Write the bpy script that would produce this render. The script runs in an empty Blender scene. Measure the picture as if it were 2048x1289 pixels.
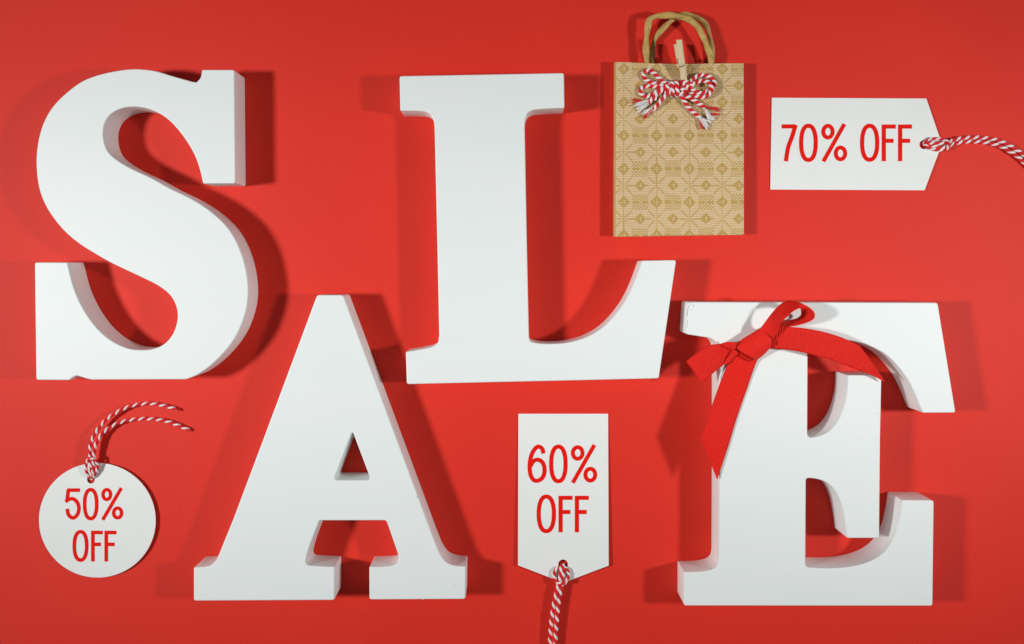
import bpy, bmesh, math, random
from mathutils import Vector, Matrix
random.seed(7)
scene = bpy.context.scene
COL = scene.collection

# ------------------------------------------------------------------ scale
S = 0.00032            # metres per unit of layout (1 unit = 0.32 mm on the table)
CX, CY = 1024.0, 535.0 # point of the table straight under the lens
HC = 1640.0            # camera height in layout units
T = 62.0               # thickness of the wooden letters (about 2 cm)

def U(x, y, z=0.0):
    """point at height z above the paper, layout measured as seen from above"""
    k = 1.0 - z / HC
    return Vector(((x - CX) * S * k, (CY - y) * S * k, z * S))

# ------------------------------------------------------------------ camera
cam_d = bpy.data.cameras.new('camera')
cam = bpy.data.objects.new('camera', cam_d)
COL.objects.link(cam)
cam.location = (0, 0, HC * S)
cam_d.sensor_width = 36
cam_d.lens = 36 * HC / 2048
cam_d.shift_y = -(644.5 - CY) / 2048
cam_d.clip_start = 0.01
cam_d.clip_end = 50
scene.camera = cam

# ------------------------------------------------------------------ world and lamps
w = bpy.data.worlds.new('World'); scene.world = w; w.use_nodes = True
bg = w.node_tree.nodes['Background']
bg.inputs[0].default_value = (0.93, 0.97, 1.0, 1)
bg.inputs[1].default_value = 0.11

def studio_lamp(name, x, y, z, aim, size, power, color, spread=180):
    ld = bpy.data.lights.new(name, 'AREA'); ld.shape = 'DISK'; ld.size = size * S
    ld.energy = power; ld.color = color; ld.spread = math.radians(spread)
    o = bpy.data.objects.new(name, ld); COL.objects.link(o)
    o.location = ((x - CX) * S, (CY - y) * S, z * S)
    tgt = Vector(((aim[0] - CX) * S, (CY - aim[1]) * S, 0))
    o.rotation_euler = (tgt - o.location).to_track_quat('-Z', 'Y').to_euler()
    return o
studio_lamp('softbox_lamp', -1600, 600, 2200, (1180, 640), 400, 1.60, (1.0, 0.985, 0.96), 75)
studio_lamp('softbox_lamp', 3280, 600, 1785, (1360, 625), 250, 0.74, (1.0, 0.985, 0.96), 74)

scene.view_settings.view_transform = 'Standard'
scene.view_settings.look = 'None'
scene.view_settings.exposure = 0
scene.view_settings.gamma = 1
scene.render.engine = 'CYCLES'
scene.render.resolution_x = 1024
scene.render.resolution_y = 644

# ------------------------------------------------------------------ materials
def new_mat(name, rough=0.6, spec=0.5):
    m = bpy.data.materials.new(name); m.use_nodes = True
    nt = m.node_tree; b = nt.nodes['Principled BSDF']
    b.inputs['Roughness'].default_value = rough
    b.inputs['Specular IOR Level'].default_value = spec
    return m, nt, b

def noise(nt, scale, detail=3, rough=0.55, stretch=None):
    tc = nt.nodes.new('ShaderNodeTexCoord'); n = nt.nodes.new('ShaderNodeTexNoise')
    n.inputs['Scale'].default_value = scale; n.inputs['Detail'].default_value = detail
    n.inputs['Roughness'].default_value = rough
    if stretch:
        mp = nt.nodes.new('ShaderNodeMapping'); mp.inputs['Scale'].default_value = stretch
        nt.links.new(tc.outputs['Object'], mp.inputs[0]); nt.links.new(mp.outputs[0], n.inputs[0])
    else:
        nt.links.new(tc.outputs['Object'], n.inputs[0])
    return n

def mix_by(nt, fac, c1, c2, lo=0.3, hi=0.7):
    mr = nt.nodes.new('ShaderNodeMapRange'); mr.inputs[1].default_value = lo; mr.inputs[2].default_value = hi
    nt.links.new(fac, mr.inputs[0])
    mx = nt.nodes.new('ShaderNodeMix'); mx.data_type = 'RGBA'
    nt.links.new(mr.outputs[0], mx.inputs[0])
    for i, c in ((6, c1), (7, c2)):
        if isinstance(c, tuple): mx.inputs[i].default_value = (*c, 1)
        else: nt.links.new(c, mx.inputs[i])
    return mx.outputs[2]

def add_bump(nt, b, h, dist, strength=1.0, prev=None):
    bp = nt.nodes.new('ShaderNodeBump'); bp.inputs['Distance'].default_value = dist
    bp.inputs['Strength'].default_value = strength
    nt.links.new(h, bp.inputs['Height'])
    if prev: nt.links.new(prev, bp.inputs['Normal'])
    nt.links.new(bp.outputs[0], b.inputs['Normal'])
    return bp.outputs[0]

# red craft paper
M_RED, nt, b = new_mat('red_paper', 0.66, 0.38)
n1 = noise(nt, 9, 4); n2 = noise(nt, 700, 4, 0.7)
c = mix_by(nt, n1.outputs[0], (0.675, 0.0175, 0.0055), (0.72, 0.021, 0.008))
c2 = mix_by(nt, n2.outputs[0], c, (0.76, 0.032, 0.014), 0.42, 0.85)
nt.links.new(c2, b.inputs['Base Color'])
add_bump(nt, b, n2.outputs[0], 0.00006, 0.5)

# white painted wood
M_WHITE, nt, b = new_mat('white_painted_wood', 0.5, 0.4)
n1 = noise(nt, 30, 4, 0.6, (0.35, 1.6, 1)); n2 = noise(nt, 160, 5, 0.65, (0.3, 1.5, 1))
c = mix_by(nt, n1.outputs[0], (0.79, 0.85, 0.845), (0.815, 0.865, 0.862))
vo = nt.nodes.new('ShaderNodeTexVoronoi'); vo.inputs['Scale'].default_value = 55
tc = nt.nodes.new('ShaderNodeTexCoord'); nt.links.new(tc.outputs['Object'], vo.inputs['Vector'])
# rare dust specks
sp = nt.nodes.new('ShaderNodeMath'); sp.operation = 'LESS_THAN'; sp.inputs[1].default_value = 0.034
nt.links.new(vo.outputs['Distance'], sp.inputs[0])
gate = nt.nodes.new('ShaderNodeMath'); gate.operation = 'GREATER_THAN'; gate.inputs[1].default_value = 0.86
sepc = nt.nodes.new('ShaderNodeSeparateColor'); nt.links.new(vo.outputs['Color'], sepc.inputs[0])
nt.links.new(sepc.outputs[0], gate.inputs[0])
mu = nt.nodes.new('ShaderNodeMath'); mu.operation = 'MULTIPLY'
nt.links.new(sp.outputs[0], mu.inputs[0]); nt.links.new(gate.outputs[0], mu.inputs[1])
mx = nt.nodes.new('ShaderNodeMix'); mx.data_type = 'RGBA'; nt.links.new(mu.outputs[0], mx.inputs[0])
nt.links.new(c, mx.inputs[6]); mx.inputs[7].default_value = (0.42, 0.43, 0.42, 1)
nt.links.new(mx.outputs[2], b.inputs['Base Color'])
p = add_bump(nt, b, n2.outputs[0], 0.00012, 0.5)

# white card
M_CARD, nt, b = new_mat('white_card', 0.6, 0.3)
n1 = noise(nt, 40, 3); n2 = noise(nt, 1500, 2)
nt.links.new(mix_by(nt, n1.outputs[0], (0.79, 0.83, 0.82), (0.82, 0.845, 0.84)), b.inputs['Base Color'])
add_bump(nt, b, n2.outputs[0], 0.00002, 0.4)
M_INK, nt, b = new_mat('red_ink', 0.7, 0.12)
n1 = noise(nt, 300, 3)
nt.links.new(mix_by(nt, n1.outputs[0], (0.77, 0.006, 0.002), (0.81, 0.010, 0.003)), b.inputs['Base Color'])

# kraft paper printed with a knitted star pattern (flat print in the colour attribute)
M_KRAFT, nt, b = new_mat('printed_kraft_paper', 0.7, 0.25)
at = nt.nodes.new('ShaderNodeAttribute'); at.attribute_name = 'print'
n1 = noise(nt, 60, 4); n2 = noise(nt, 1200, 4, 0.7)
base = mix_by(nt, n1.outputs[0], (0.465, 0.305, 0.095), (0.495, 0.33, 0.105))
ink = mix_by(nt, n1.outputs[0], (0.73, 0.55, 0.37), (0.74, 0.585, 0.37))
mx = nt.nodes.new('ShaderNodeMix'); mx.data_type = 'RGBA'
nt.links.new(at.outputs['Fac'], mx.inputs[0]); nt.links.new(base, mx.inputs[6]); nt.links.new(ink, mx.inputs[7])
c = mix_by(nt, n2.outputs[0], mx.outputs[2], (0.30, 0.19, 0.07), 0.62, 0.95)
nt.links.new(c, b.inputs['Base Color']); add_bump(nt, b, n2.outputs[0], 0.00005, 0.5)
M_PLAINKRAFT, nt, b = new_mat('plain_kraft_paper', 0.7, 0.25)
n1 = noise(nt, 120, 4); 
nt.links.new(mix_by(nt, n1.outputs[0], (0.46, 0.30, 0.115), (0.56, 0.38, 0.15)), b.inputs['Base Color'])
M_CORD, nt, b = new_mat('twisted_paper_cord', 0.65, 0.3)
n1 = noise(nt, 260, 5, 0.7)
nt.links.new(mix_by(nt, n1.outputs[0], (0.40, 0.26, 0.07), (0.60, 0.42, 0.14)), b.inputs['Base Color'])
add_bump(nt, b, n1.outputs[0], 0.00025, 0.6)
M_WOOD, nt, b = new_mat('pale_birch_wood', 0.6, 0.3)
n1 = noise(nt, 400, 4, 0.6, (3.0, 0.25, 1))
nt.links.new(mix_by(nt, n1.outputs[0], (0.58, 0.45, 0.26), (0.76, 0.64, 0.43)), b.inputs['Base Color'])
add_bump(nt, b, n1.outputs[0], 0.0001, 0.5)
M_WIRE, nt, b = new_mat('steel_wire', 0.3, 0.5)
b.inputs['Metallic'].default_value = 1
n1 = noise(nt, 500, 2)
nt.links.new(mix_by(nt, n1.outputs[0], (0.55, 0.54, 0.52), (0.7, 0.69, 0.67)), b.inputs['Base Color'])

def yarn(name, c1, c2):
    m, nt, b = new_mat(name, 0.8, 0.2)
    n1 = noise(nt, 1600, 3, 0.7)
    nt.links.new(mix_by(nt, n1.outputs[0], c1, c2), b.inputs['Base Color'])
    b.inputs['Sheen Weight'].default_value = 0.15
    add_bump(nt, b, n1.outputs[0], 0.0002, 0.7)
    return m
M_YR = yarn('red_cotton_yarn', (0.62, 0.012, 0.018), (0.74, 0.02, 0.026))
M_YW = yarn('white_cotton_yarn', (0.74, 0.74, 0.73), (0.88, 0.88, 0.87))

M_RIB, nt, b = new_mat('red_grosgrain', 0.62, 0.16)
n1 = noise(nt, 900, 3, 0.6)
nt.links.new(mix_by(nt, n1.outputs[0], (0.68, 0.014, 0.009), (0.80, 0.024, 0.014)), b.inputs['Base Color'])
add_bump(nt, b, n1.outputs[0], 0.00006, 0.5)

# ------------------------------------------------------------------ object helpers
def link(o, parent=None):
    COL.objects.link(o)
    if parent: 
        o.parent = parent
        o.matrix_parent_inverse = Matrix.Translation(-parent.location)
    return o
def tag(o, label=None, cat=None, group=None, kind=None):
    if label: o['label'] = label
    if cat: o['category'] = cat
    if group: o['group'] = group
    if kind: o['kind'] = kind
    return o
def empty(name, loc):
    o = bpy.data.objects.new(name, None); o.empty_display_size = 0.01; o.location = loc
    COL.objects.link(o); return o
def mesh_obj(name, verts, faces, mats, parent=None, smooth=True, midx=None, angle=None):
    me = bpy.data.meshes.new(name)
    me.from_pydata([tuple(v) for v in verts], [], faces)
    for m in (mats if isinstance(mats, (list, tuple)) else [mats]): me.materials.append(m)
    if midx: me.polygons.foreach_set('material_index', midx)
    me.polygons.foreach_set('use_smooth', [smooth] * len(me.polygons))
    me.update()
    if angle: me.set_sharp_from_angle(angle=math.radians(angle))
    o = bpy.data.objects.new(name, me)
    # put the origin of top-level meshes at their own base
    if parent is None:
        xs = [v[0] for v in verts]; ys = [v[1] for v in verts]; zs = [v[2] for v in verts]
        org = Vector(((min(xs)+max(xs))/2, (min(ys)+max(ys))/2, min(zs)))
        me.transform(Matrix.Translation(-org)); o.location = org
    return link(o, parent)

def catmull(pts, step=4.0):
    pts = [Vector(p) for p in pts]
    if len(pts) == 2: 
        n = max(1, int((pts[1]-pts[0]).length/step)); return [pts[0].lerp(pts[1], i/n) for i in range(n+1)]
    P = [pts[0]*2 - pts[1]] + pts + [pts[-1]*2 - pts[-2]]
    out = []
    for i in range(1, len(P)-2):
        p0, p1, p2, p3 = P[i-1], P[i], P[i+1], P[i+2]
        t0 = 0; t1 = t0 + max(1e-6, (p1-p0).length**0.5); t2 = t1 + max(1e-6, (p2-p1).length**0.5); t3 = t2 + max(1e-6, (p3-p2).length**0.5)
        n = max(1, int(math.ceil((p2-p1).length/step)))
        for j in range(n):
            t = t1 + (t2-t1)*j/n
            A1 = p0*((t1-t)/(t1-t0)) + p1*((t-t0)/(t1-t0))
            A2 = p1*((t2-t)/(t2-t1)) + p2*((t-t1)/(t2-t1))
            A3 = p2*((t3-t)/(t3-t2)) + p3*((t-t2)/(t3-t2))
            B1 = A1*((t2-t)/(t2-t0)) + A2*((t-t0)/(t2-t0))
            B2 = A2*((t3-t)/(t3-t1)) + A3*((t-t1)/(t3-t1))
            out.append(B1*((t2-t)/(t2-t1)) + B2*((t-t1)/(t2-t1)))
    out.append(P[-2])
    return out

def outline(pts, r=5.0, step=5.0):
    """closed outline; points (x, y) are smooth, (x, y, 'c') rounded corners, (x, y, 's') end a curve tangentially"""
    n = len(pts)
    k0 = next((i for i, p in enumerate(pts) if len(p) > 2), 0)
    pts = pts[k0:] + pts[:k0]
    brk = [i for i, p in enumerate(pts) if len(p) > 2] + [n]
    flat = []
    for a, bq in zip(brk[:-1], brk[1:]):
        run = [Vector(pts[i % n][:2]) for i in range(a, bq+1)]
        seg = catmull(run, step) if len(run) > 2 else run
        flat.append((seg[0], pts[a][2]))
        for q in seg[1:-1]: flat.append((q, ''))
    out = []
    m = len(flat)
    for i, (p, f) in enumerate(flat):
        if f == 'c':
            a = flat[i-1][0]; bq = flat[(i+1) % m][0]
            d1 = (a-p).length; d2 = (bq-p).length
            rr = min(r, d1*0.6, d2*0.6)
            p1 = p + (a-p)*(rr/d1); p2 = p + (bq-p)*(rr/d2)
            for j in range(6):
                t = j/5; out.append(p1*(1-t)**2 + p*2*t*(1-t) + p2*t*t)
        else: out.append(p)
    return out

def slab_mesh(name, loops, z0, thick, bevel, mat, parent=None, ztop=None, res=3, zf=None):
    """solid plate cut to the given outlines (layout units as seen at its top face)"""
    zt = z0 + thick
    cu = bpy.data.curves.new(name, 'CURVE'); cu.dimensions = '2D'; cu.fill_mode = 'BOTH'
    for lp in loops:
        s = cu.splines.new('POLY'); s.points.add(len(lp)-1); s.use_cyclic_u = True
        for q, p in zip(s.points, lp):
            v = U(p[0], p[1], zt); q.co = (v.x, v.y, 0, 1)
    cu.extrude = (thick/2 - bevel)*S; cu.bevel_depth = bevel*S; cu.bevel_resolution = res; cu.offset = -bevel*S
    tmp = bpy.data.objects.new(name, cu); COL.objects.link(tmp)
    bpy.context.view_layer.update()
    me = bpy.data.meshes.new_from_object(tmp.evaluated_get(bpy.context.evaluated_depsgraph_get()))
    bpy.data.objects.remove(tmp)
    me.transform(Matrix.Translation((0, 0, (z0+thick/2)*S)))
    bm = bmesh.new(); bm.from_mesh(me); bmesh.ops.remove_doubles(bm, verts=bm.verts, dist=0.02*S)
    bmesh.ops.recalc_face_normals(bm, faces=bm.faces)
    for f in bm.faces: f.smooth = abs(f.normal.z) < 0.985
    if zf:
        for v in bm.verts: v.co.z += zf(v.co.x/S + CX, CY - v.co.y/S)*S
    bm.to_mesh(me); bm.free()
    me.set_sharp_from_angle(angle=math.radians(38))
    me.polygons.foreach_set('use_smooth', [abs(pl.normal.z) < 0.985 for pl in me.polygons])
    me.update()
    me.materials.clear(); me.materials.append(mat)
    o = bpy.data.objects.new(name, me)
    if parent is None:
        xs = [v.co.x for v in me.vertices]; ys = [v.co.y for v in me.vertices]
        org = Vector(((min(xs)+max(xs))/2, (min(ys)+max(ys))/2, z0*S))
        me.transform(Matrix.Translation(-org)); o.location = org
    return link(o, parent)

# ------------------------------------------------------------------ setting: the red sheet
N = 60
vs = []; fs = []
W0, W1, H0, H1 = -2600, 4650, -2600, 3700
for j in range(N+1):
    for i in range(N+1):
        vs.append(((W0+(W1-W0)*i/N-CX)*S, (CY-(H0+(H1-H0)*j/N))*S, 0))
for j in range(N):
    for i in range(N):
        a = j*(N+1)+i; fs.append((a, a+N+1, a+N+2, a+1))
o = mesh_obj('red_paper_tabletop', vs, fs, M_RED)
tag(o, 'matt red craft paper sheet everything lies on', None, None, 'structure')

# ------------------------------------------------------------------ the four letters
LB = 'white wooden letters spelling a word'
S_PTS = [(264,138.5),(209,147),(167,161.5),(135,184),(106,213),(87.5,244.5),(77,279),(72.5,316),(74,353),(80,384),(93,415),
 (116.5,449),(137.6,471),(161,489.6),(193,509.5),(220,525),(251,540),(283,555),(318,573),(340,591),(351.5,611),(355,632),(351.5,654),
 (342,674),(326,690),(304,699),(283,700.6),(263,699),(244,693),(219.5,679.6),(195.7,658.5),(177,634.7),(161.4,608),(148,576.6),(138.5,541),(135,525.3,'c'),
 (69,525.2,'c'),(72,760.5,'c'),(138,761,'s'),(147,754.5),(153.5,752,'s'),(170,757),(182.5,760,'s'),(372,759.3,'s'),
 (392,751.5),(416,736),(440,714.5),(461,690),(477,664),(488.6,635),(495,608),(496.8,576),(491,534),(479.4,497.5),(465,469),
 (449,448),(413.5,417),(379,396),(340,377),(301,355.5),(264,338),(235,321),(215.5,302.6),(207.5,279),(208,252.5),(219.4,231),(240.5,218),
 (264,213.6),(290,216),(318.5,227),(342,244.6),(360.7,265.7),(376.5,288),(389.7,312),(399,338),(406,367.5,'c'),
 (471,367.3,'c'),(469,139.8,'c'),(404,139.8,'c'),(400.5,156),(392.3,165,'s'),(384,163.5,'s'),(340,151),(318.5,144.3),(300,140.6)]
o = slab_mesh('wooden_letter', [outline(S_PTS)], 0, T, 2.2, M_WHITE)
tag(o, 'white painted wooden letter S at the upper left', 'letter', LB)

L_PTS = [(798.8,152.3,'c'),(1128,146.2,'c'),(1128.9,216,'c'),(1087,218),(1066,220.5),(1056,226),(1051,238),(1049.4,256,'s'),
 (1054,500,'s'),(1057.8,672,'s'),(1060,682),(1070.6,686.2),(1101,688.3),(1137,685.3),(1173.6,674.5),(1203.9,656.5),(1228,633),(1252.3,599),(1270.5,560.5),(1284.5,521.6,'c'),
 (1352.5,520.6,'c'),(1317.6,757.5,'c'),(813.5,769,'c'),(811.5,704.4,'c'),(846.6,698.3),(866,693.5),(875.5,686),(878.4,671,'s'),
 (874.8,500,'s'),(869.2,259,'s'),(867,241),(859.5,228),(848,223.2),(826.5,221.8),(800.5,221.8,'c')]
o = slab_mesh('wooden_letter', [outline(L_PTS)], 0, T, 2.2, M_WHITE)
tag(o, 'white painted wooden letter L left of the paper bag', 'letter', LB)

A_PTS = [(634,590.5,'c'),(686.5,590.5,'c'),(764.5,800,'s'),(836,993,'s'),(867,1076.9,'s'),(880,1108),(892,1124.5),(909.4,1132.2),(931.5,1134,'c'),
 (931,1199,'c'),(738.6,1200,'c'),(738.4,1134.7,'c'),(770,1134),(786,1132),(795,1127),(797.5,1117),(795,1106,'s'),(772.5,1041.4,'c'),(639,1041.6,'c'),
 (625,1078),(616,1104),(611.6,1122,'s'),(613,1128.5),(618,1132,'s'),(640,1133.5),(669.4,1134.6,'c'),(669,1201,'c'),(387.3,1202.4,'c'),(387.3,1135.6,'c'),
 (410,1134.4),(423,1131),(431,1123),(437,1111,'s'),(465.5,1041,'s'),(526,880,'s')]
A_IN = [(704.8,863,'c'),(668,961.2,'c'),(741.8,961.2,'c')]
o = slab_mesh('wooden_letter', [outline(A_PTS), outline(A_IN, 7)], 0, T, 2.2, M_WHITE)
LETTER_A = o
tag(o, 'white painted wooden letter A between the round tag and the upright tag', 'letter', LB)

E_PTS = [(1376,604.6,'c'),(1875.6,605.8,'c'),(1911.5,826,'c'),(1846,826.3,'c'),(1840,814),(1830.8,791),(1815.9,761),(1796,733.8),(1773.7,711.5),(1748.9,696.6),
 (1724,687),(1699,681.5),(1660,676),(1628,676),(1618,680),(1615.6,690,'s'),(1614.9,866,'s'),(1616,873),(1621,876,'s'),(1637.2,873),(1657,863.5),(1674.4,844),
 (1686.8,815.7),(1693.6,786),(1695.2,750.8,'c'),(1763.3,750.8,'c'),(1760.6,880,'s'),(1758.8,1077,'c'),(1694,1076.8,'c'),(1688.6,1037.5),(1681.8,1007.6),(1669.6,981.8),
 (1653.3,966),(1634.3,958.8),(1618,956.7,'s'),(1613,958.5),(1612,964,'s'),(1611,1128,'s'),(1612.5,1134),(1618,1136.3,'s'),(1647.9,1137.5),(1688.6,1135.8),(1726.7,1128.5),(1753.8,1116.3),
 (1772.8,1100),(1789,1072.8),(1798.6,1037.5),(1804.5,1000.9,'c'),(1868,1001.5,'c'),(1865.6,1212.6,'c'),(1367.6,1212.2,'c'),(1367.6,1145,'c'),(1395,1144.5),(1411.5,1143),
 (1427,1138.5),(1435.5,1131),(1438,1119,'s'),(1438.8,945,'s'),(1438.8,706,'s'),(1436,692),(1429,682),(1416.8,675.8,'s'),(1372,669,'c')]
o = slab_mesh('wooden_letter', [outline(E_PTS, 5.5)], 0, T, 2.2, M_WHITE)
tag(o, 'white painted wooden letter E with the red ribbon bow on it', 'letter', LB)
LETTER_E = o

# ------------------------------------------------------------------ lettering on the tags
def ell(cx, cy, rx, ry, a0=0, a1=360, n=40):
    return [(cx+rx*math.cos(math.radians(a0+(a1-a0)*i/n)), cy+ry*math.sin(math.radians(a0+(a1-a0)*i/n))) for i in range(n+1)]
def stroke(verts, faces, pts, wd, z, zf, closed=False):
    n = len(pts); b0 = len(verts)
    for i, p in enumerate(pts):
        p = Vector(p)
        if closed: a = Vector(pts[i-1 if i else n-2]); bq = Vector(pts[(i+1) if i < n-1 else 1])
        else: a = Vector(pts[max(0, i-1)]); bq = Vector(pts[min(n-1, i+1)])
        d1 = (p-a); d2 = (bq-p)
        if d1.length < 1e-6: d1 = d2
        if d2.length < 1e-6: d2 = d1
        d1 = d1.normalized(); d2 = d2.normalized()
        t = (d1+d2).normalized(); nn = Vector((-t.y, t.x))
        cosv = max(0.4, nn.dot(Vector((-d1.y, d1.x))))
        for sgn in (1, -1):
            q = p + nn*(sgn*wd/2/cosv)
            zz = z + zf(q.x, q.y)
            verts.append(U(q.x, q.y, zz))
    for i in range(n-1):
        a = b0+2*i; faces.append((a, a+1, a+3, a+2))
def glyph(verts, faces, ch, box, wd, z, zf, extra=None):
    x0, x1, y0, y1 = box; h = wd/2
    X = lambda u: x0+h+(x1-x0-2*h)*u
    Y = lambda v: y0+h+(y1-y0-2*h)*v
    k = [0]
    def st(p, closed=False):
        stroke(verts, faces, p, wd, z + 0.03*k[0], zf, closed); k[0] += 1
    if ch in '0O':
        n = 56; pts = []
        for i in range(n+1):
            a = 2*math.pi*i/n; ca, sa = math.cos(a), math.sin(a); e = 0.88
            pts.append((X(0.5+0.5*math.copysign(abs(ca)**e, ca)), Y(0.5+0.5*math.copysign(abs(sa)**e, sa))))
        st(pts, True)
    elif ch == 'F':
        mid = extra; ym = y0 + (y1-y0)*0.445
        st([(x0+h, y0), (x0+h, y1)]); st([(x0, y0+h), (x1, y0+h)]); st([(x0+h*0.5, ym), (mid, ym)])
    elif ch == '7':
        st([(x0, Y(0)), (X(1)-h*0.3, Y(0))])
        c = catmull([(X(1)-h*0.1, y0+h*0.25), (X(0.70), Y(0.30)), (X(0.37), Y(0.64)), (X(0.17), y1)], 3)
        st([tuple(p) for p in c])
    elif ch == '5':
        st([(X(0.13)-h*0.6, Y(0)), (x1-h*0.35, Y(0))])
        st([(X(0.13), y0+h*0.6), (X(0.0)+h*0.05, Y(0.40))])
        c = catmull([(X(-0.12), Y(0.42)), (X(0.20), Y(0.325)), (X(0.52), Y(0.315)), (X(0.86), Y(0.44)), (X(1), Y(0.66)), (X(0.84), Y(0.90)), (X(0.5), Y(1)), (X(0.16), Y(0.90)), (X(0.02), Y(0.67))], 2)
        st([tuple(p) for p in c])
    elif ch == '6':
        c = catmull([(X(0.93), Y(0.20)), (X(0.82), Y(0.05)), (X(0.55), Y(0)), (X(0.26), Y(0.12)), (X(0.05), Y(0.36)), (X(0.0), Y(0.60)), (X(0.08), Y(0.84)), (X(0.28), Y(0.97)), (X(0.55), Y(1))], 2)
        st([tuple(p) for p in c])
        c = catmull([(X(0.52), Y(1)), (X(0.86), Y(0.9)), (X(1), Y(0.68)), (X(0.86), Y(0.46)), (X(0.55), Y(0.38)), (X(0.26), Y(0.42)), (X(0.06), Y(0.56))], 2)
        st([tuple(p) for p in c])
def percent(verts, faces, r1, r2, sl, wd, z, zf):
    for k, (x0, x1, y0, y1) in enumerate((r1, r2)):
        h = wd/2
        stroke(verts, faces, ell((x0+x1)/2, (y0+y1)/2, (x1-x0)/2-h, (y1-y0)/2-h), wd, z+0.03*k, zf, True)
    stroke(verts, faces, sl, wd, z+0.08, zf)

M_CRACK, nt, b = new_mat('grey_paint_crack', 0.8, 0.2)
n1 = noise(nt, 900, 3)
nt.links.new(mix_by(nt, n1.outputs[0], (0.24, 0.26, 0.27), (0.6, 0.62, 0.62)), b.inputs['Base Color'])
v, f = [], []
stroke(v, f, [tuple(p) for p in catmull([(1382,606.5), (1378.5,612), (1375.5,620), (1374.6,632)], 1.5)], 0.9, T+0.06, lambda x, y: 0)
stroke(v, f, [(1384,609), (1387,611)], 0.8, T+0.06, lambda x, y: 0)
stroke(v, f, [(1374.8,640), (1375.4,655)], 0.7, T+0.06, lambda x, y: 0)
mesh_obj('paint_crack', v, f, M_CRACK, LETTER_E, False)
def chips(parent, spots):
    for (x, y, rx, ry) in spots:
        v, f = [], []; b0 = 0
        for i in range(9):
            a = 2*math.pi*i/9; k = random.uniform(0.6, 1.1)
            v.append(U(x+rx*k*math.cos(a), y+ry*k*math.sin(a), T+0.05))
        f.append(tuple(range(b0+8, b0-1, -1)))
        mesh_obj('paint_chip', v, f, M_CRACK, parent, False)
chips(LETTER_E, [(1755.5,826.5,2.2,1.1), (1651,612,2,1), (1387,613,1.5,1.2), (1383,620,1,1.4)])
chips(LETTER_A, [(908,1171,1.8,1), (834.2,994.5,1.3,2.2), (846,1199.0,2.5,0.8)])

# ------------------------------------------------------------------ twine
def sweep_frames(path):
    n = len(path); T_ = []
    for i in range(n):
        d = path[min(n-1, i+1)] - path[max(0, i-1)]
        T_.append(d.normalized() if d.length > 0 else Vector((1, 0, 0)))
    up = Vector((0, 0, 1)); nrm = (up - T_[0]*up.dot(T_[0]))
    if nrm.length < 0.1: nrm = T_[0].orthogonal()
    nrm.normalize(); out = []
    for i in range(n):
        nrm = (nrm - T_[i]*nrm.dot(T_[i])).normalized()
        out.append((T_[i], nrm, T_[i].cross(nrm)))
    return out
def tube(verts, faces, midx, path, rad, mi, sides=7, caps=True, radf=None):
    fr = sweep_frames(path); b0 = len(verts); n = len(path)
    for i, (p, (t, a, bq)) in enumerate(zip(path, fr)):
        r = rad if radf is None else rad*radf(i/(n-1))
        for k in range(sides):
            an = 2*math.pi*k/sides
            verts.append(p + a*(r*math.cos(an)) + bq*(r*math.sin(an)))
    for i in range(n-1):
        for k in range(sides):
            k2 = (k+1) % sides
            faces.append((b0+i*sides+k, b0+i*sides+k2, b0+(i+1)*sides+k2, b0+(i+1)*sides+k)); midx.append(mi)
    if caps:
        faces.append(tuple(b0+k for k in range(sides))[::-1]); midx.append(mi)
        faces.append(tuple(b0+(n-1)*sides+k for k in range(sides))); midx.append(mi)
def PP(pts, step=1.2):
    """layout points (x, y, z) -> smooth world path"""
    w_ = [tuple(U(*p)) for p in pts]
    return catmull(w_, step*S)
def twine(buf, pts, R, pitch, kinds, phase=0.0, hand=-1):
    verts, faces, midx = buf
    path = PP(pts); fr = sweep_frames(path); n = len(kinds)
    rho = R*0.50*S; rs = (R*0.56 if n > 3 else R*0.60)*S
    s = 0; ss = [0]
    for i in range(1, len(path)): s += (path[i]-path[i-1]).length/S; ss.append(s)
    for k, kd in enumerate(kinds):
        cen = []
        for i, p in enumerate(path):
            an = hand*2*math.pi*ss[i]/pitch + 2*math.pi*k/n + phase
            t, a, bq = fr[i]
            cen.append(p + a*(rho*math.cos(an)) + bq*(rho*math.sin(an)))
        tube(verts, faces, midx, cen, rs*(1.22 if kd == 'w' else 1.0), 1 if kd == 'w' else 0, 8)
def fray(buf, p, d, length, n, mi, spread=0.35, r=0.55, z=None):
    verts, faces, midx = buf
    for k in range(n):
        a = random.uniform(-spread, spread); L = length*random.uniform(0.75, 1.08)
        dx = d[0]*math.cos(a)-d[1]*math.sin(a); dy = d[0]*math.sin(a)+d[1]*math.cos(a)
        px = p[0]+random.uniform(-1.6, 1.6); py = p[1]+random.uniform(-1.6, 1.6)
        wob = random.uniform(-1.2, 1.2); z0 = p[2]+random.uniform(-2, 2)
        pts = [(px, py, z0), (px+dx*L*0.5-dy*wob, py+dy*L*0.5+dx*wob, z0+random.uniform(-1, 1.5)), (px+dx*L, py+dy*L, max((z if z else 1), z0-random.uniform(0, 3)))]
        tube(verts, faces, midx, PP(pts, 2.5), r*S*random.uniform(0.8, 1.3), mi, 5)
def yarn_obj(name, buf, parent):
    return mesh_obj(name, buf[0], buf[1], [M_YR, M_YW], parent, True, buf[2])

RRW = 'rrw'
# ------------------------------------------------------------------ tags
def hole(cx, cy, r): return [(cx+r*math.cos(2*math.pi*i/28), cy+r*math.sin(2*math.pi*i/28)) for i in range(28)]
TG = 'white price tags on red and white twine'

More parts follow.
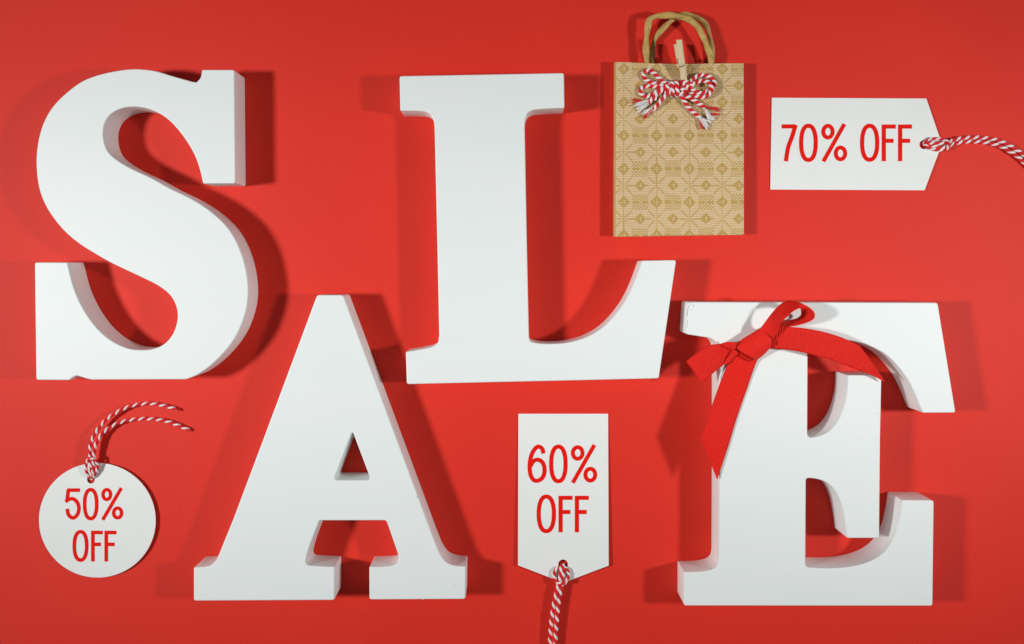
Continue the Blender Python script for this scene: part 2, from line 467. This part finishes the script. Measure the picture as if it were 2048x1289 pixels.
# --- 70% OFF
c70 = (1846.6, 290)
zf = lambda x, y: 0.6 + max(0, (x-1540))/340*2.2
t70 = empty('price_tag', U(1700, 290, 0))
tag(t70, 'white pointed card tag printed 70% OFF, right of the paper bag', 'tag', TG)
sh = outline([(1543.6,196,'c'),(1851.5,198,'c'),(1882.5,289,'c'),(1848,381.3,'c'),(1540.5,379.6,'c')], 1.0)
slab_mesh('card', [sh, hole(*c70, 9)], 0.3, 1.3, 0.25, M_CARD, t70, res=1, zf=zf)
v, f = [], []
zt = 1.9; q = lambda a, b_, c_, d_: (1520+a/5.603, 1520+b_/5.603, 170+c_/5.603, 170+d_/5.603)
wd = 8.4
glyph(v, f, '7', q(243, 425, 443, 857), wd, zt, zf)
glyph(v, f, '0', q(438, 648, 436, 866), wd, zt, zf)
percent(v, f, q(687, 836, 438, 614), q(827, 977, 681, 858), [(1520+946/5.603, 170+440/5.603), (1520+710/5.603, 170+860/5.603)], wd*0.95, zt, zf)
glyph(v, f, 'O', q(1121, 1337, 436, 864), wd, zt, zf)
glyph(v, f, 'F', q(1364, 1522, 445, 857), wd, zt, zf, 1520+1497/5.603)
glyph(v, f, 'F', q(1547, 1703, 445, 857), wd, zt, zf, 1520+1682/5.603)
mesh_obj('printed_lettering', v, f, M_INK, t70, False)
Q = lambda a, b_, z: (1800+a/8.26, 230+b_/8.26, z)
buf = ([], [], [])
twine(buf, [Q(395,475,1.5), Q(425,440,6), Q(480,405,8), Q(600,395,8.5), Q(710,410,9), Q(790,455,15), Q(800,520,15), Q(760,570,10), Q(680,588,8.5), Q(560,570,8.5), Q(470,540,8), Q(425,505,5), Q(400,490,1.5)], 2.8, 16, RRW, 1.0)
twine(buf, [Q(410,485,2), Q(460,470,7), Q(560,462,9), Q(690,475,10), Q(790,455,9.5), Q(950,400,8), Q(1130,378,7.5), Q(1320,376,7), Q(1480,395,7), Q(1630,430,7), Q(1780,492,7), Q(1900,568,7), Q(2048,668,7), Q(2200,800,6), Q(2350,960,5)], 3.5, 18, RRW, 0.4)
twine(buf, [Q(410,490,1), Q(460,500,6), Q(560,520,8), Q(680,545,9), Q(780,520,9), Q(860,485,8), Q(1050,447,6), Q(1230,443,5), Q(1400,455,5), Q(1540,482,5), Q(1680,527,6), Q(1790,590,7), Q(1920,672,7), Q(2048,790,6), Q(2180,930,5), Q(2300,1080,5)], 3.5, 18, RRW, 2.6)
yarn_obj('twine_string', buf, t70)

# --- 60% OFF
c60 = (1125.8, 1127)
zf = lambda x, y: 0.4 + max(0, (y-828))/336*6.5
t60 = empty('price_tag', U(1126, 1000, 0))
tag(t60, 'white upright card tag printed 60% OFF, between letters A and E', 'tag', TG)
sh = outline([(1036.6,828,'c'),(1216.3,828,'c'),(1216.6,1129.5,'c'),(1126.5,1163.5,'c'),(1036,1129,'c')], 1.0)
slab_mesh('card', [sh, hole(*c60, 9.6)], 0.3, 1.3, 0.25, M_CARD, t60, res=1, zf=zf)
v, f = [], []
q = lambda a, b_, c_, d_: (1010+a/4.296, 1010+b_/4.296, 810+c_/4.296, 810+d_/4.296)
wd = 8.3
glyph(v, f, '6', q(194, 358, 342, 674), wd, zt, zf)
glyph(v, f, '0', q(379, 538, 342, 675), wd, zt, zf)
percent(v, f, q(566, 683, 348, 481), q(674, 792, 533, 669), [(1010+768/4.296, 810+346/4.296), (1010+582/4.296, 810+671/4.296)], wd*0.95, zt, zf)
glyph(v, f, 'O', q(272, 438, 771, 1104), wd, zt, zf)
glyph(v, f, 'F', q(460, 580, 782, 1096), wd, zt, zf, 1010+561/4.296)
glyph(v, f, 'F', q(600, 720, 782, 1096), wd, zt, zf, 1010+701/4.296)
mesh_obj('printed_lettering', v, f, M_INK, t60, False)
Q = lambda a, b_, z: (1010+a/5.63, 1060+b_/5.63, z)
buf = ([], [], [])
twine(buf, [Q(640,400,5), Q(605,425,11), Q(565,455,13), Q(552,520,13), Q(575,575,16), Q(620,603,20), Q(665,600,20), Q(695,570,16), Q(718,510,13), Q(700,450,13), Q(668,425,11), Q(648,400,5)], 3.0, 16, RRW, 2.2)
twine(buf, [Q(640,395,6), Q(632,440,13), Q(625,520,14), Q(608,600,14), Q(583,700,14), Q(560,800,14), Q(541,900,13), Q(526,1000,13), Q(517,1100,12), Q(510,1200,12), Q(506,1300,11), Q(505,1450,9)], 3.6, 18, RRW, 0.0)
twine(buf, [Q(655,395,6), Q(655,440,13), Q(652,520,14), Q(640,600,14), Q(622,700,14), Q(605,810,14), Q(592,930,13), Q(583,1040,13), Q(574,1150,12), Q(569,1230,12), Q(571,1330,11), Q(575,1450,9)], 3.6, 18, RRW, 2.4)
yarn_obj('twine_string', buf, t60)

# --- 50% OFF
c50 = (183.3, 959)
zf = lambda x, y: 1.0 + max(0, (x-78))/236*4.5
t50 = empty('price_tag', U(196, 1040, 0))
tag(t50, 'round white card tag printed 50% OFF, left of letter A', 'tag', TG)
sh = [(196+117.6*math.cos(2*math.pi*i/110), 1040+114.4*math.sin(2*math.pi*i/110)) for i in range(110)]
slab_mesh('card', [sh, hole(*c50, 7.8)], 0.3, 1.3, 0.25, M_CARD, t50, res=1, zf=zf)
v, f = [], []
q = lambda a, b_, c_, d_: (60+a/4.604, 60+b_/4.604, 900+c_/4.604, 900+d_/4.604)
wd = 7.4
glyph(v, f, '5', q(322, 467, 355, 645), wd, zt, zf)
glyph(v, f, '0', q(486, 631, 351, 651), wd, zt, zf)
percent(v, f, q(656, 758, 351, 474), q(754, 859, 521, 643), [(60+841/4.604, 900+352/4.604), (60+669/4.604, 900+646/4.604)], wd*0.95, zt, zf)
glyph(v, f, 'O', q(391, 539, 738, 1033), wd, zt, zf)
glyph(v, f, 'F', q(562, 670, 745, 1029), wd, zt, zf, 60+653/4.604)
glyph(v, f, 'F', q(685, 796, 745, 1029), wd, zt, zf, 60+779/4.604)
mesh_obj('printed_lettering', v, f, M_INK, t50, False)
Q = lambda a, b_, z: (60+a/6.02, 790+b_/6.02, z)
buf = ([], [], [])
twine(buf, [Q(735,1010,3), Q(705,975,10), Q(680,920,12), Q(678,840,14), Q(700,785,18), Q(745,765,21), Q(790,785,18), Q(815,850,14), Q(800,920,12), Q(770,975,10), Q(748,1010,3)], 2.7, 15, RRW, 1.2)
twine(buf, [Q(740,1010,4), Q(738,960,11), Q(735,860,13), Q(728,740,16), Q(725,640,18), Q(757,520,17), Q(828,400,15), Q(925,292,13), Q(1020,227,12), Q(1120,172,10), Q(1230,132,8), Q(1340,110,6.5), Q(1450,105,6), Q(1560,120,6), Q(1670,145,6), Q(1770,178,6)], 3.0, 18, RRW, 0.8)
twine(buf, [Q(748,1010,4), Q(755,960,11), Q(766,860,13), Q(768,740,15), Q(787,620,16), Q(838,510,14), Q(910,430,12), Q(1000,368,10), Q(1110,325,8), Q(1220,300,6), Q(1340,288,6), Q(1450,290,6), Q(1560,300,6), Q(1670,325,6), Q(1780,365,6), Q(1910,422,6)], 3.0, 18, RRW, 2.6)
for (a, b_, dx, dy) in ((1772,178,.93,.35), (1912,422,.92,.38)):
    fray(buf, Q(a, b_, 6), (dx, dy), 4.5, 7, 0, 0.5, 0.6)
yarn_obj('twine_string', buf, t50)

# ------------------------------------------------------------------ paper bag
bag = empty('paper_bag', U(1358, 300, 0))
tag(bag, 'small brown kraft paper bag with knitted star print lying flat', 'bag')
ZB = 25.0
def bil(u, v):
    tl, tr, br, bl = (1231, 125), (1487.3, 127), (1487.8, 469.3), (1229.3, 473.3)
    x = (tl[0]*(1-u)+tr[0]*u)*(1-v) + (bl[0]*(1-u)+br[0]*u)*v
    y = (tl[1]*(1-u)+tr[1]*u)*(1-v) + (bl[1]*(1-u)+br[1]*u)*v
    y += 2.6*math.sin(math.pi*min(1, u*1.05))**2*(1-v)**8
    return x, y
def bag_z(u, v):
    e = min(1, min(u, 1-u)*14)
    return ZB - 2.0*(1-e)**2 + 2.0*math.sin(math.pi*u)*math.sin(math.pi*min(1, v+0.15)) + 0.5*math.sin(5*u+3*v) 
def starprint(x, y):
    # x, y in layout units inside the panel; star centres every 65.7 x 66.6
    px, py = 65.7, 66.6
    u = ((x - 1247.4 + px/2) % px) - px/2
    v = ((y - 304.8 + py/2) % py) - py/2
    row = int(math.floor((v+py/2)/1.665)); stripe = row % 2 == 0
    col = int(math.floor((u+px/2)/1.64))
    du = px/2-abs(u); dv = py/2-abs(v)
    # solid diamonds
    if du + abs(v)*1.05 < 12: return 1 if (du+abs(v) < 5 and stripe and (col//2) % 2 == 0) else 0
    if abs(u)*1.05 + dv < 13: return 1 if (abs(u)+dv < 6.5 and stripe and (col//2) % 2 == 0) else 0
    # lattice block
    if du < 16.2 and dv < 15.5:
        if dv < 2.2 and du > 3: return 0
        return 1 if stripe and ((col//2 + row//2) % 2 == 0) else 0.12
    # star petals with dark veins
    if abs(u) < 0.9 or (abs(v) < 0.9 and abs(u) > 6): return 0.1
    if abs(abs(u)-abs(v)) < 1.5 and abs(u) < 17: return 1 if (stripe and abs(u) < 3) else 0.0
    return 1 if stripe else 0.22
NX, NY = 158, 208
vs, fs = [], []; cols = []
for j in range(NY+1):
    for i in range(NX+1):
        x, y = bil(i/NX, j/NY); vs.append(U(x, y, bag_z(i/NX, j/NY)))
for j in range(NY):
    for i in range(NX):
        a = j*(NX+1)+i; fs.append((a, a+NX+1, a+NX+2, a+1))
        x, y = bil((i+.5)/NX, (j+.5)/NY); m = starprint(x, y)
        if (i < 1): m = 0
        cols += [m, m, m, 1]*4
o = mesh_obj('front_panel', vs, fs, M_KRAFT, bag, True)
ca = o.data.color_attributes.new('print', 'FLOAT_COLOR', 'CORNER'); ca.data.foreach_set('color', cols)
# folded side gussets, back, bottom flap
def strip(name, rows, mat, parent, thick=0.5):
    """rows: list of lists of layout points; a thin sheet of paper"""
    vs, fs = [], []; n = len(rows[0])
    for r in rows:
        for p in r: vs.append(U(*p))
    for j in range(len(rows)-1):
        for i in range(n-1):
            a = j*n+i; fs.append((a, a+1, a+n+1, a+n))
    o = mesh_obj(name, vs, fs, mat, parent, False)
    md = o.modifiers.new('paper', 'SOLIDIFY'); md.thickness = thick*S; md.offset = 0
    return o
def under(x, z0, z1):   # same vertical line, other height
    return CX+(x-CX)*(1-z0/HC)/(1-z1/HC)
rows = []
for k in range(13):
    v_ = k/12; x, y = bil(0, v_); zt_ = bag_z(0, v_)-0.5; w_ = 0.4*math.sin(k*2.1)
    X0 = under(x, zt_, zt_); 
    rows.append([(x+0.4, y, zt_), (under(x, zt_, 19)-0.6+w_*0.5, y, 19), (under(x, zt_, 12)+14, y, 13), (under(x, zt_, 6)-0.4-w_, y, 6), (under(x, zt_, 1), y, 1)])
strip('side_gusset', rows, M_PLAINKRAFT, bag)
rows = []
for k in range(13):
    v_ = k/12; x, y = bil(1, v_); zt_ = bag_z(1, v_)-0.5
    rows.append([(x-0.4, y, zt_), (under(x, zt_, 19), y, 19), (under(x, zt_, 12)-14, y, 13), (under(x, zt_, 6), y, 6), (under(x, zt_, 1), y, 1)])
strip('side_gusset', rows, M_PLAINKRAFT, bag)
rows = []
for k in range(5):
    v_ = k/4; xl, yl = bil(0, v_); xr, yr = bil(1, v_)
    rows.append([(under(xl, 24, 1)+(xr-xl)*u_, 535+(yl+(yr-yl)*u_-535)*(1-24/HC), 1) for u_ in (0, .25, .5, .75, 1)])
strip('back_panel', rows, M_PLAINKRAFT, bag)
xl, yl = bil(0, 1); xr, yr = bil(1, 1)
yb = lambda y, z: 535+(y-535)*(1-24/HC)/(1-z/HC)
strip('bottom_flap', [[(xl+(xr-xl)*u_, yl+(yr-yl)*u_-0.6, 23.5) for u_ in (0, .5, 1)], [(xl+(xr-xl)*u_, yb(yl+(yr-yl)*u_-0.6, 12)-6, 12) for u_ in (0, .5, 1)],
     [(under(xl, 24, 1)+(xr-xl)*u_, yb(yl+(yr-yl)*u_-0.6, 1), 1) for u_ in (0, .5, 1)]], M_PLAINKRAFT, bag)

# twisted paper cord handles
def cord(name, pts, R, twist, parent, seed):
    rnd = random.Random(seed)
    path = PP(pts, 1.0); fr = sweep_frames(path); vs, fs = [], []; sd = 22; s = 0
    prev = path[0]; ph = rnd.uniform(0, 6)
    for i, (p, (t, a, bq)) in enumerate(zip(path, fr)):
        s += (p-prev).length/S; prev = p
        for k in range(sd):
            an = 2*math.pi*k/sd
            ridge = math.cos(an*2 + s/twist*2*math.pi + ph)
            groove = -0.42*math.exp(-((((an + s/twist*math.pi*1.1 + ph) % (2*math.pi))-math.pi)/0.28)**2)
            r = R*(1 + 0.10*ridge + groove + 0.09*math.sin(s/8.5+ph) + 0.03*math.sin(3*an + s/5))*S
            vs.append(p + a*(r*0.85*math.cos(an)) + bq*(r*math.sin(an)))
    n = len(path)
    for i in range(n-1):
        for k in range(sd):
            k2 = (k+1) % sd; fs.append((i*sd+k, i*sd+k2, (i+1)*sd+k2, (i+1)*sd+k))
    fs.append(tuple(range(sd))[::-1]); fs.append(tuple((n-1)*sd+k for k in range(sd)))
    return mesh_obj(name, vs, fs, M_CORD, parent, True, None)
Q = lambda a, b_, z: (1270+a/10.744, 20+b_/10.744, z)
cord('handle', [(1296,160,20), Q(255,1150,20), Q(240,980,20), Q(235,780,21), Q(250,560,23), Q(275,380,25), Q(300,240,26), Q(350,185,28), Q(450,140,30), Q(620,125,32), Q(800,120,34), Q(960,150,34), Q(1100,190,33), Q(1230,250,31), Q(1370,400,28), Q(1470,600,26), Q(1560,820,24), Q(1620,1000,22), Q(1640,1160,20), (1424,160,20)], 5.8, 46, bag, 3)
cord('handle', [(1304,160,7), Q(370,1150,8), Q(370,980,9), Q(380,800,10), Q(410,660,11), Q(500,520,12), Q(620,390,13), Q(740,270,14), Q(850,190,15), Q(1000,120,15), Q(1120,105,15), Q(1290,150,15), Q(1440,240,14), Q(1530,340,13), Q(1590,520,12), Q(1630,720,11), Q(1650,900,9), Q(1655,1150,8), (1424,160,7)], 5.3, 52, bag, 9)

# ------------------------------------------------------------------ clothes peg
peg = empty('clothes_peg', U(1366, 130, ZB))
tag(peg, 'tiny pale wooden clothes peg clipped on the bag rim above the twine bow', 'clothes peg')
def jaw(cs, parent):
    """cs: list of (x_left, x_right, y, z_bottom, z_top)"""
    vs, fs = [], []
    for (a, b_, y, z0, z1) in cs:
        dy = 0.6
        c = 0.8
        for (x, z) in ((a+c, z0), (b_-c, z0), (b_, z0+c), (b_, z1-c), (b_-c, z1), (a+c, z1), (a, z1-c), (a, z0+c)):
            vs.append(U(x, y, z))
    n = 8
    for i in range(len(cs)-1):
        for k in range(n):
            k2 = (k+1) % n; fs.append((i*n+k, (i+1)*n+k, (i+1)*n+k2, i*n+k2))
    fs.append(tuple(range(n))); fs.append(tuple((len(cs)-1)*n+k for k in range(n))[::-1])
    return mesh_obj('jaw', vs, fs, M_WOOD, parent, False)
jaw([(1352.2,1364.2,80,56,61),(1354.2,1366.4,98,52,59),(1356.2,1368.6,116,46,55),(1357.3,1370.0,127,42,52),(1358.0,1370.8,131,40,49),(1359,1371.6,135,38,48),(1361.2,1374.6,161,28,40),(1362.6,1376,180,28,35)], peg)
jaw([(1347.2,1359,89,20,26),(1350.4,1362.4,108,19,27),(1354,1366,124,17,24),(1358,1370,150,18,22.0),(1361,1373,175,18,22)], peg)
buf = ([], [], [])
cp = []
for k in range(60):
    a = k/59*2*math.pi*3.5
    cp.append((1353.6+ k/59*15.5, 121+2.9*math.cos(a), 36+6.5*math.sin(a)))
tube(buf[0], buf[1], buf[2], PP(cp, 1.0), 0.75*S, 0, 6)
tube(buf[0], buf[1], buf[2], PP([(1354,122,42), (1356,127,49), (1359.2,134.5,49.6), (1365,132.8,50.2), (1371.4,130.2,50.0), (1372.2,127,44), (1370.5,122.5,38)], 1.0), 0.7*S, 0, 6)
mesh_obj('spring', buf[0], buf[1], M_WIRE, peg, True)

# ------------------------------------------------------------------ twine bow
bow = empty('twine_bow', U(1353, 175, ZB+2))
tag(bow, 'red and white striped twine bow with frayed ends on the paper bag', 'bow')
B0 = ZB+6
Q = lambda a, b_, z=0: (1240+a/7.582, 110+b_/7.582, B0+z)
RW = 'rrw'
def bow_piece(name, paths, frays=()):
    buf = ([], [], [])
    for pts, ph in paths: twine(buf, pts, 3.85, 14, RW, ph)
    for fr_ in frays: fray(buf, *fr_)
    return yarn_obj(name, buf, bow)
bow_piece('loop', [([Q(860,450,6), Q(740,440,5), Q(640,400,3), Q(560,320,2), Q(480,250,1), Q(415,235,0), Q(362,275,0), Q(365,345,0), Q(430,400,1), Q(540,440,3), Q(680,470,5), Q(830,490,6)], 0.4)])
bow_piece('loop', [([Q(860,500,7), Q(720,490,6), Q(590,480,4), Q(470,480,2), Q(370,480,0), Q(312,530,0), Q(325,600,0), Q(400,632,0), Q(490,600,2), Q(590,540,6), Q(700,480,9), Q(800,440,9)], 1.9)])
bow_piece('loop', [([Q(900,450,8), Q(1000,430,7), Q(1080,400,5), Q(1150,335,4), Q(1260,305,3), Q(1370,340,3), Q(1430,420,2), Q(1410,500,1), Q(1330,545,1), Q(1220,580,1), Q(1130,545,3), Q(1050,490,5), Q(920,460,6)], 0.0)])
bow_piece('loop', [([Q(900,520,9), Q(1010,490,9), Q(1110,450,8), Q(1190,405,7), Q(1290,395,7), Q(1375,455,8), Q(1380,560,7), Q(1300,632,3), Q(1190,640,0), Q(1100,600,1), Q(1010,540,4), Q(910,500,6)], 2.7)])
e1, e2 = Q(440, 730, 1), Q(470, 820, 1)
bow_piece('tail', [([Q(800,440,8), Q(680,500,9), Q(590,570,7), Q(510,650,4), Q(430,730,1)], 0.6)],
    [(Q(470,680,2), (-0.93, 0.42), 36, 12, 1, 0.22, 0.8, ZB+2), (Q(440,730,1), (-0.84, 0.55), 27, 14, 1, 0.25, 0.8, ZB+2), (Q(400,700,1), (-0.98, -0.02), 30, 7, 0, 0.16, 0.7, ZB+2), (Q(300,700,1), (-0.8, -0.5), 14, 4, 0, 0.2, 0.7, ZB+2)])
bow_piece('tail', [([Q(830,480,9), Q(740,570,10), Q(650,660,7), Q(570,760,3), Q(500,830,1)], 1.8)],
    [(Q(500,800,1), (-0.80, 0.62), 24, 14, 1, 0.3, 0.8, ZB+2), (Q(490,830,1), (-0.65, 0.76), 26, 8, 0, 0.12, 0.8, ZB+2)])
bow_piece('tail', [([Q(760,470,5), Q(640,560,5), Q(560,600,4), Q(520,680,2)], 0.2)])
bow_piece('tail', [([Q(890,520,7), Q(980,610,5), Q(1080,660,3), Q(1180,730,1), Q(1290,800,1)], 0.6)],
    [(Q(1290,790,1), (0.98, 0.18), 29, 12, 0, 0.2, 0.75, ZB+2), (Q(1300,830,1), (0.45, 0.89), 27, 16, 1, 0.22, 0.8, ZB+2), (Q(1390,900,1), (0.97, 0.05), 16, 6, 0, 0.2, 0.6, ZB+2), (Q(1390,940,1), (0.9, 0.25), 9, 5, 1, 0.5, 0.5, ZB+2)])
bow_piece('tail', [([Q(870,520,6), Q(940,640,4), Q(1010,760,2), Q(1100,860,1), Q(1210,950,1)], 2.1)],
    [(Q(1210,960,1), (0.62, 0.78), 27, 14, 1, 0.22, 0.8, ZB+2), (Q(1230,960,1), (0.78, 0.6), 22, 8, 1, 0.3, 0.8, ZB+2), (Q(1220,1000,1), (0.25, 0.95), 20, 7, 0, 0.2, 0.7, ZB+2)])
bow_piece('knot', [([Q(790,410,4), Q(790,440,12), Q(800,520,14), Q(790,590,10), Q(780,610,2)], 0.4),
    ([Q(850,400,4), Q(855,430,13), Q(870,520,15), Q(865,590,11), Q(860,615,2)], 1.3),
    ([Q(730,420,4), Q(720,460,10), Q(720,540,11), Q(700,600,6)], 2.3),
    ([Q(880,600,6), Q(930,590,13), Q(985,560,12), Q(960,530,12), Q(900,500,12)], 0.3),
    ([Q(905,430,6), Q(960,410,10), Q(1050,430,11), Q(1090,460,8)], 0.8)])

# ------------------------------------------------------------------ ribbon bow
rb = empty('ribbon_bow', U(1510, 690, T))
tag(rb, 'red ribbed fabric ribbon tied in a bow around letter E', 'bow')
def ribbon(name, segs, parent, amp=0.7, pitch=4.7, cross=10, step=0.5, thick=0.9):
    A, B = [], []
    for a, b_, mode in segs:
        a = [U(*p) for p in a]; b_ = [U(*p) for p in b_]
        if mode == 'smooth':
            # sample both edges with the same parameter
            P = [tuple(x)+tuple(y) for x, y in zip(a, b_)]
            P = [tuple(x)+tuple(y) for x, y in zip(a, b_)]
            for i in range(len(P)-1):
                def g(k): 
                    k = max(0, min(len(P)-1, k)); return P[k]
                p0, p1, p2, p3 = g(i-1), g(i), g(i+1), g(i+2)
                L = max((a[i+1]-a[i]).length, (b_[i+1]-b_[i]).length)/S
                n = max(2, int(L/step))
                for j in range(n):
                    t = j/n; q = []
                    for c in range(6):
                        q.append(0.5*((2*p1[c])+(-p0[c]+p2[c])*t+(2*p0[c]-5*p1[c]+4*p2[c]-p3[c])*t*t+(-p0[c]+3*p1[c]-3*p2[c]+p3[c])*t**3))
                    A.append(Vector(q[:3])); B.append(Vector(q[3:]))
        else:
            for i in range(len(a)-1):
                L = max((a[i+1]-a[i]).length, (b_[i+1]-b_[i]).length)/S
                n = max(2, int(L/step))
                for j in range(n): A.append(a[i].lerp(a[i+1], j/n)); B.append(b_[i].lerp(b_[i+1], j/n))
        lastA, lastB = a[-1], b_[-1]
    A.append(lastA); B.append(lastB)
    n = len(A); top, bot = [], []; s = 0; w0 = (A[0]-B[0]).length
    for i in range(n):
        if i: s += ((A[i]+B[i])/2 - (A[i-1]+B[i-1])/2).length/S
        for k in range(cross+1):
            u = k/cross; p = A[i].lerp(B[i], u)
            i0, i1 = max(0, i-3), min(n-1, i+3)
            d = A[i1].lerp(B[i1], u) - A[i0].lerp(B[i0], u); wv = B[i]-A[i]
            if wv.length < 2*S: wv = B[max(0, i-20)]-A[max(0, i-20)]
            nn = d.cross(wv)
            nn = nn.normalized() if nn.length > 1e-12 else Vector((0, 0, 1))
            e = 0.25 if k in (0, cross) else 1.0
            fr_ = (s/pitch) % 1.0
            off = amp*e*(0.6 - 1.9*math.exp(-((fr_-0.5)/0.15)**2))
            top.append(p + nn*((thick/2+off)*S)); bot.append(p - nn*((thick/2+off)*S))
    vs = top+bot; N0 = len(top); fs = []; c1 = cross+1
    for i in range(n-1):
        for k in range(cross):
            a = i*c1+k
            fs.append((a, a+1, a+c1+1, a+c1)); fs.append((N0+a, N0+a+c1, N0+a+c1+1, N0+a+1))
        a = i*c1; fs.append((a, a+c1, N0+a+c1, N0+a)); a = i*c1+cross; fs.append((a, N0+a, N0+a+c1, a+c1))
    for k in range(cross):
        fs.append((k, N0+k, N0+k+1, k+1)); a = (n-1)*c1+k; fs.append((a, a+1, N0+a+1, N0+a))
    return mesh_obj(name, vs, fs, M_RIB, parent, True)

ribbon('tail', [([(1478,690,80),(1468,706,74),(1455,730,66),(1438,772,64.2),(1421,820,64.5),(1402,878,67)], [(1530,690,82),(1523,706,76),(1511,729,67),(1494,778,64.8),(1475,832,64.8),(1456.5,893,65)], 'smooth'),
                ([(1402,878,67),(1434,959,66.5)], [(1456.5,893,65),(1435,958,66)], 'lin')], rb)
ribbon('tail', [([(1528,668,78),(1545,657,80),(1562,653.5,82),(1600,656,84),(1640,662.5,84),(1680,674,81),(1719,691,76)], [(1528,697,76),(1540,698,77),(1554,698,78),(1594,703,81),(1630,711.5,81),(1667,722,78),(1703,736,74)], 'smooth'),
                ([(1719,691,76),(1745,727,74),(1771,765,72)], [(1703,736,74),(1740,749.5,72.5),(1770,764.5,71.5)], 'lin')], rb)
ribbon('tail', [([(1474,694,84),(1455,690,80),(1439,688,77),(1417,692,76),(1395,705.5,76),(1372,723,74)], [(1476,712,76),(1460,716,72),(1446,731,72),(1434,740,74),(1421,752,75),(1406,767,74)], 'smooth')], rb)
ribbon('fold', [([(1439,689,80),(1453,684.5,84),(1474,685,88)], [(1441,690,79),(1455,697,82),(1470,701,85)], 'smooth')], rb, cross=5)
ribbon('fold', [([(1445,730,74),(1455,716,77),(1467,700,82)], [(1459,726,72),(1466,716,75),(1480,706,80)], 'smooth')], rb, cross=5)
ribbon('loop', [([(1514,664,84),(1521,657,88),(1541,630,90),(1562,608,92),(1581,602,94),(1603,607,98),(1622,618,102),(1630,631,101),(1622,642,94),(1593,651.5,88),(1561,656,80),(1540,664,76)],
                 [(1544,678,84),(1550,673,88),(1560,650,103),(1575,633,114),(1589,621.5,117),(1600,617.5,104),(1602,624,88),(1601,631,74),(1594,637,70),(1580,640.5,68),(1560,646,67),(1542,656,68)], 'smooth')], rb)
def puff(name, pts, z0, h, parent, mat):
    ol = catmull(pts+[pts[0]], 2.0)[:-1]; c = Vector((sum(p[0] for p in pts)/len(pts), sum(p[1] for p in pts)/len(pts)))
    K = 14; vs, fs = [], []; n = len(ol)
    for k in range(K+1):
        r = 1 - (k/K)*0.985
        if k == 0: rr = 1
        zz = z0 + h*(1-r**6)**0.5 if k else z0
        for p in ol:
            q = c + (Vector(p[:2])-c)*r
            wr = -0.045*(q.x-c.x)*(1-r) + 1.3*math.exp(-((q.x*0.55+q.y*0.83-(c.x*0.55+c.y*0.83)+7)/2.2)**2)*(1-r) - 1.2*math.exp(-((q.x*0.6+q.y*0.8-(c.x*0.6+c.y*0.8)-6)/1.8)**2)*(1-r)
            vs.append(U(q.x, q.y, zz+wr))
    for k in range(K):
        for i in range(n):
            j = (i+1) % n; fs.append((k*n+i, k*n+j, (k+1)*n+j, (k+1)*n+i))
    fs.append(tuple(K*n+i for i in range(n)))
    b0 = len(vs)
    for p in ol: vs.append(U(p[0]*0.9+c.x*0.1, p[1]*0.9+c.y*0.1, z0-8))
    for i in range(n):
        j = (i+1) % n; fs.append((b0+i, b0+j, j, i))
    return mesh_obj(name, vs, fs, mat, parent, True)
puff('knot_core', [(1472,690),(1488,676),(1509,665),(1521,658.5),(1533,668),(1542,680),(1541,694),(1532,704),(1516,719),(1508,718),(1493,710),(1479,700)], 68, 10, rb, M_RIB)
ribbon('knot', [([(1470,690,68),(1467,691,78),(1473,697,84),(1482,705,86),(1494,712,85),(1505,718,80),(1512,720,70)], [(1518,658,68),(1522,658,82),(1533,667,89),(1541,678,91),(1543,689,89),(1537,700,82),(1524,713,70)], 'smooth')], rb, amp=0.10, pitch=4.7, cross=12)
ribbon('fold', [([(1466,694,77),(1476,702,80),(1490,711,81),(1503,718,78)], [(1474,712,72),(1482,715,74),(1492,720,73),(1500,724,70)], 'smooth')], rb, amp=0.5, cross=5)
